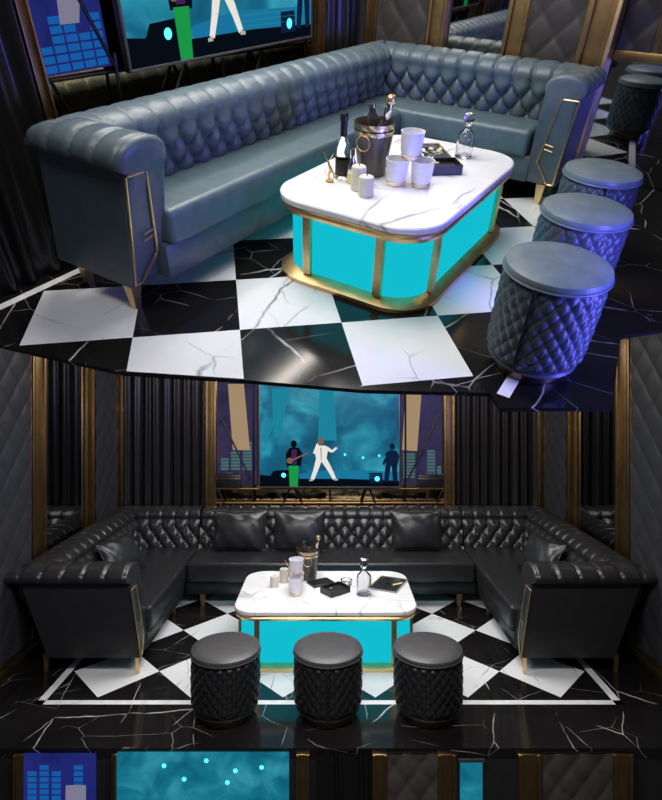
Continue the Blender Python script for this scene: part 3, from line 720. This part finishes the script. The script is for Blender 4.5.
e.build('stage_lights', 'p_glow', t, off=c, fixn=False)
curtain(PF, fx(318), fx(372), ZL, ZU, M1, 'dark pleated curtain on the riser beside the quilted panel', .07, .02, .005)
quilt_panel(PF, fx(387), fx(437), ZL, ZU, M1, 'narrow quilted panel on the riser next to the pleated curtain', 'quilt_lightened', .15, .2, .008)
quilt_panel(PF, fx(541), fx(611), ZL, ZU, M1, 'wide quilted panel on the riser away from the pleated curtain', 'quilt_lightened', .15, .2, .008)
c = PF.p(fx(470), ZL); t = thing('riser_screen_image', 'narrow cyan glow painting in a mirrored screen, in the riser between gold uprights', 'screen', M1, c)
e = MB(); pbox(e, PF, fx(460), fx(482), ZL, -.075, 0, .012); e.build('screen', 'scr_low', t, off=c)  # glowing slab painting in the screen reflection of a mirror
e = MB(); pbox(e, PF, fx(458), fx(484), -.075, -.06, 0, .016); e.build('bezel', 'bucket', t, off=c)

# ================================================================== UPPER LOUNGE (raked platform)
XW, YW = -.52, 2.2
EDGE = [(-.9, -1.62), (-.14, -1.323), (.408, -1.172), (.846, -.936), (1.266, -.726), (1.677, -.471), (1.739, -.534), (2.094, -.295), (2.03, .239), (2.179, .404), (3.4, 1.6), (3.4, 3.2), (-.9, 3.2)]
mb = MB(); mb.prism([(x, y, -.018) for x, y in EDGE], (0, 0, .018))
TA, TS = .731, .4537
def tl(i, j): return (TS * (i * cos(TA) + j * sin(TA)), TS * (i * sin(TA) - j * cos(TA)))
def clip(pts, p, q_):
    out = []; n = len(pts)
    side = lambda a: (q_[0] - p[0]) * (a[1] - p[1]) - (q_[1] - p[1]) * (a[0] - p[0])
    for k in range(n):
        a, b_ = pts[k], pts[(k + 1) % n]; sa, sb = side(a), side(b_)
        if sa >= 0: out.append(a)
        if sa * sb < 0: f_ = sa / (sa - sb); out.append((a[0] + (b_[0] - a[0]) * f_, a[1] + (b_[1] - a[1]) * f_))
    return out
for i in range(-6, 7):
    for j in range(-6, 6):
        if (i + j) % 2 == 0: continue
        cx, cy = tl(i + .5, j + .5)
        if not (-.5 < cx < 1.66 and -1.2 < cy < 2.1): continue
        pts = [tl(i, j), tl(i + 1, j), tl(i + 1, j + 1), tl(i, j + 1)]
        if sum((pts[k][0] * pts[(k + 1) % 4][1] - pts[(k + 1) % 4][0] * pts[k][1]) for k in range(4)) < 0: pts = pts[::-1]
        if i <= 0: pts = clip(pts, (.408, -1.165), (.846, -.93))
        else: pts = clip(clip(pts, (.846, -.93), (1.266, -.72)), (1.266, -.72), (1.677, -.465))
        pts = clip(pts, (1.69, -2), (1.69, 3)) if pts else pts
        pts = clip(pts, (-.5, 4), (-.5, -4)) if pts and False else pts
        if len(pts) > 2: mb.add([(x, y, .0012) for x, y in pts], [tuple(range(len(pts)))], 1)
for q in ((1.70, 1.75, -.46, 1.95), (-.43, -.385, -1.41, -.7), (1.40, 1.75, 1.95, 2.0)):
    mb.add([(q[0], q[2], .0014), (q[1], q[2], .0014), (q[1], q[3], .0014), (q[0], q[3], .0014)], [(0, 1, 2, 3)], 2)
struct(mb.build('floor_upper', ['marble_black', 'marble_tile', 'stripe'], M=M2), 'raked black marble floor of the blue-grey lounge')
QL = Plane((XW, 0, 0), (0, 1, 0), (1, 0, 0)); QB = Plane((0, YW, 0), (1, 0, 0), (0, -1, 0)); QM = Plane((1.535, 2.36, 0), (cos(radians(4.5)), sin(radians(4.5)), 0), (sin(radians(4.5)), -cos(radians(4.5)), 0))
struct(MB().box(XW - .08, XW, -1.6, YW + .08, 0, 1.7).build('wall_upper_left', 'wall', M=M2))
struct(MB().box(XW, 1.34, YW, YW + .08, 0, 1.7).build('wall_upper_back', 'wall', M=M2))
m_ = MB(); pbox(m_, QM, -.19, 1.3, 0, 1.7, -.08, 0); struct(m_.build('wall_upper_right', 'wall', M=M2))
Z2 = 1.68
curtain(QL, -1.55, -.64, .01, Z2, M2, 'dark pleated curtain beside the outer arm of the blue-grey sofa', .13, .05, .006)
gold_trim(QL, -.64, -.575, 0, Z2, M2, ti); ti += 1
mirror(QL, -.58, 1.54, .3, Z2, M2, 'gold-tinted mirror behind the blue-grey sofa and its television', 'mirror_gold', name='niche_mirror')
gold_trim(QL, 1.54, 1.64, 0, Z2, M2, ti); ti += 1
curtain(QL, 1.64, 2.17, .01, Z2, M2, 'dark pleated curtain in the corner behind the blue-grey sofa', .10, .04)
make_backdrop(QL, -.565, -.20, .845, Z2, M2, 'blue equaliser stand-in for a mirror reflection beside the blue-grey sofa television', 'bd_blue', 'bd_bar', [[(-.43, 1.03), (-.33, 1.03), (-.26, 1.25), (-.40, 1.25)]],
    [(-.555, -.495, .855, .975), (-.485, -.425, .855, 1.07), (-.415, -.355, .855, 1.03), (-.345, -.285, .855, 1.0), (-.275, -.215, .855, 1.08)], 'bd_strip_pale')
make_tv(QL, -.165, 1.41, .815, 2.04, M2, 'television with concert picture above the blue-grey sofa', .07)
V = lambda a, b_, d=.05, r_=.009: (a, b_, d, r_)
truss(QL, M2, 'dark metal truss with diagonal struts under the blue-grey sofa television', [
    V((-.56, .83), (1.52, .775), .035, .008), V((-.36, 1.2), (-.19, .82)), V((-.19, .9), (-.205, .66)), V((-.56, .835), (-.49, .66)), V((.25, .80), (.165, .68), .06), V((.255, .80), (.31, .68), .06), V((.92, .785), (.85, .67), .06), V((.925, .785), (.99, .67), .06), V((.57, .79), (.56, .67)), V((1.49, 1.2), (1.43, .8)), V((1.43, .8), (1.45, .66))])
gold_trim(QB, -.42, -.32, 0, Z2, M2, ti); ti += 1
quilt_panel(QB, -.32, .08, 0.02, Z2, M2, 'dark quilted wall panel between corner curtain and mirror, blue-grey lounge', 'quilt_brown', .22, .25)
gold_trim(QB, .08, .23, 0, Z2, M2, ti); ti += 1
mirror(QB, .23, .65, .02, Z2, M2, 'gold-framed wall mirror behind the short side of the blue-grey sofa', 'mirror_dark')
gold_trim(QB, .65, .80, 0, Z2, M2, ti); ti += 1
quilt_panel(QB, .80, 1.15, 0.02, Z2, M2, 'dark quilted wall panel above the end arm of the blue-grey sofa', 'quilt_brown', .22, .25)
gold_trim(QB, 1.15, 1.34, 0, Z2, M2, ti, .09); ti += 1
m_ = MB().box(1.32, 1.35, YW - .09, YW + .16, 0, Z2, .004); o = m_.build('trim_%d' % ti, 'gold', M=M2); struct(o); ti += 1
mirror(QM, -.185, 1.25, .01, .76, M2, 'low wall mirror past the end arm, reflecting the blue-grey stools', 'mirror_dark')
b_ = MB(); pbox(b_, QM, -.185, 1.25, .76, .82, 0, .03, 0, .004); struct(b_.build('trim_%d' % ti, 'gold_dark', M=M2)); ti += 1
quilt_panel(QM, -.18, .02, .82, Z2, M2, 'added narrow quilted panel standing in for a reflection above the low mirror past the sofa end', 'quilt_brown', .22, .25, .01)  # added panel and gold frame, shaped after the opposite wall's mirror reflection
gold_trim(QM, .02, .10, .82, Z2, M2, ti, .03); ti += 1

# blue-grey L-shaped sofa
off = (.3, .6, 0)
t = thing('sectional_sofa', 'blue-grey leather L-shaped tufted sofa', 'sofa', M2, off); t['_off'] = off
LU = 'leather_blue'
p2 = Prof(.09, .045, .125, .700, .125, .078, -20, .155, .40, w=.125, hh=.165, t0=.05, amp=.052, pl=.016)
p3 = Prof(.055, .035, .125, .700, .125, .078, -20, .25, .40, w=.13, hh=.165, t0=.075, pl=.021)
A0, C0, C1, C2, A1 = (.27, -.89), (-.25, -.89), (-.25, 2.02), (1.40, 2.02), (1.40, 1.525)
m_ = MB(); p3.sweep(A0, C0, (0, 1), 0, 1, True, .14, -.16, m_); p3.cap(m_, A0, (-1, 0), (0, 1), .14); m_.build('armrest', LU, t, off=off, angle=50)
panel_trim(t, A0, (-1, 0), (0, 1), .14, [(.035, .648), (.135, .648), (.195, .27), (.105, .142), (.07, .142)], [((.12, .375), (.17, .385)), ((.12, .345), (.17, .355))])
p2.sweep(C0, C1, (1, 0), 1, 1).build('backrest', LU, t, off=off, angle=60)
p2.sweep(C1, C2, (0, -1), 1, 1).build('backrest', LU, t, off=off, angle=60)
m_ = MB(); p3.sweep(A1, C2, (-1, 0), 0, 1, True, .07, 0, m_); p3.cap(m_, A1, (0, 1), (-1, 0), .07); m_.build('armrest', LU, t, off=off, angle=50)
panel_trim(t, A1, (0, 1), (-1, 0), .07, [(.035, .648), (.135, .648), (.195, .27), (.105, .142), (.07, .142)], [((.12, .375), (.17, .385)), ((.12, .345), (.17, .355))])
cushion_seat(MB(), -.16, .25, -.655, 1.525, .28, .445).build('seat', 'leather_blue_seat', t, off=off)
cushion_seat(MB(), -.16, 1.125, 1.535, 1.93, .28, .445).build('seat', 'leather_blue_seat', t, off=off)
MB().box(-.14, .225, -.68, 1.6, .13, .29, .012).build('base', LU, t, off=off)
MB().box(-.2, 1.16, 1.56, 1.9, .13, .29, .012).build('base', LU, t, off=off)
for x, y in ((.10, -.80), (-.26, -.77), (.15, 1.45), (1.26, 1.59), (1.26, 1.9), (-.1, 1.9)): leg_mesh(x, y, .135).build('leg', 'gold', t, off=off)

H2 = .415
make_table('turquoise gold-edged table with white marble top among the blue-grey seating', M2, (.80, .465, 0), .85, 1.30, H2, .21)
for (x, y), rz, lab in (((1.745, -.20), -.12, 'blue-grey quilted drum stool at the open end of the row, seam facing out'), ((1.71, .41), 2.6, 'blue-grey quilted drum stool in the middle of its row of three'), ((1.66, 1.0), .35, 'blue-grey quilted drum stool beside the end arm of the sofa')):
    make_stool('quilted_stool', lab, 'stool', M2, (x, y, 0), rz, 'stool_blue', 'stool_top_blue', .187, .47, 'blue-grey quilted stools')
Zt = H2 + .0005
figurine(M2, (.555, .12, Zt), 1.0, 'small gold antlered figurine on the blue-grey-seating table')
big_bottle(M2, (.58, .20, Zt), 1.0, 'clear bottle with black label and cap on the blue-grey-seating table')
small_bottle(M2, (.652, .17, Zt), .95, 'little amber bottle on the blue-grey-seating table')
bucket_set(M2, (.665, .345, Zt), 1.2, 'dark ice bucket with gold band on the blue-grey-seating table', 'gold-capped bottle leaning in the ice bucket on the blue-grey-seating table', 'dark round bottle in the ice bucket on the blue-grey-seating table')
canister(M2, (.72, .115, Zt), 1.15, .105, 'taller cream candle jar on the blue-grey-seating table')
canister(M2, (.79, .065, Zt), 1.15, .085, 'short cream candle jar on the blue-grey-seating table')
for x, y, z, lab in ((.835, .285, 0, 'white cup below the stack, nearer the ice bucket on the blue-grey-seating table'), (.945, .335, 0, 'white cup below the stack, nearer the stools on the blue-grey-seating table'), (.885, .315, .126, 'white cup on top of the stack on the blue-grey-seating table')):
    cup(M2, (x, y, Zt + z), 1.28, lab, 'white cups on the blue-grey-seating table')
open_box(M2, (.945, .60, Zt), radians(41), .17, .13, .05, 'open black box on the blue-grey-seating table')
magazine(M2, (.765, .86, Zt), radians(40), .18, .30, 'magazine with grey cover on the blue-grey-seating table')
ashtray(M2, (.80, .735, Zt + .0105), .9, 'faceted glass ashtray on the magazine of the blue-grey-seating table')
decanter(M2, (.945, .89, Zt), 1.1, 'glass decanter with round stopper on the blue-grey-seating table')

for o in list(bpy.data.objects):
    if '_off' in o.keys(): del o['_off']

# ================================================================== LIGHT
def area(name, M, loc, target, sx, sy, power, col=(1, 1, 1), spread=180):
    l = bpy.data.lights.new(name, 'AREA'); l.shape = 'RECTANGLE'; l.size = sx; l.size_y = sy; l.energy = power; l.color = col; l.spread = radians(spread)
    o = bpy.data.objects.new(name, l); COL.objects.link(o)
    d = Vector(target) - Vector(loc)
    o.matrix_world = M @ Matrix.Translation(loc) @ d.to_track_quat('-Z', 'Y').to_matrix().to_4x4()
    return o
area('ceiling_light_lower', M1, (0, 4.6, 2.9), (0, 4.6, 0), 1.8, 1.0, 60, (1, .97, .94))
area('ceiling_light_lower_back', M1, (0, 5.75, 2.75), (0, 5.7, 0), 3.6, .15, 22, (1, .97, .95))
area('fill_light_lower_front', M1, (0, 2.5, 2.36), (0, 3.5, 0), 2.3, .22, 50, (1, .97, .95))  # added fill under the platform, brightens the front seating and riser
area('ceiling_light_upper', M2, (.2, .3, 2.5), (.6, .3, 0), 1.2, 1.6, 52, (1, .98, .96))
area('ceiling_light_upper_back', M2, (.5, 1.5, 2.3), (.5, 1.5, 0), 1.6, .3, 10, (1, .97, .95))
area('fill_light_upper_front', M2, (1.0, -1.3, 2.3), (.9, .2, 0), 1.6, .6, 20, (1, .98, .96))  # added fill from the camera side, lifts the dark stool fronts
area('fill_strip_upper', M2, (-.36, .5, 1.75), (-.36, .5, 0), .12, 2.2, 16, (1, .93, .82))  # added strip that brightens the sofa ridge and its mirror image
area('accent_light_violet', M2, (2.75, -.25, .36), (1.7, .1, .22), .35, 1.3, 22, (.15, .15, 1.0), 110)
w = bpy.data.worlds.new('room_air'); S.world = w; w.use_nodes = True
w.node_tree.nodes['Background'].inputs[0].default_value = (.11, .107, .108, 1); w.node_tree.nodes['Background'].inputs[1].default_value = .35

# ================================================================== CAMERA
cd = bpy.data.cameras.new('camera'); cam = bpy.data.objects.new('camera', cd); COL.objects.link(cam)
cam.location = (0, 0, EYE); cam.rotation_euler = (pi / 2, 0, 0)
cd.sensor_fit = 'AUTO'; cd.sensor_width = 36; cd.lens = 560 / 800 * 36; cd.shift_y = -20 / 800; cd.clip_start = .05
S.camera = cam
S.view_settings.view_transform = 'Standard'; S.view_settings.look = 'None'; S.view_settings.exposure = 0; S.view_settings.gamma = 1
S.view_settings.use_curve_mapping = False
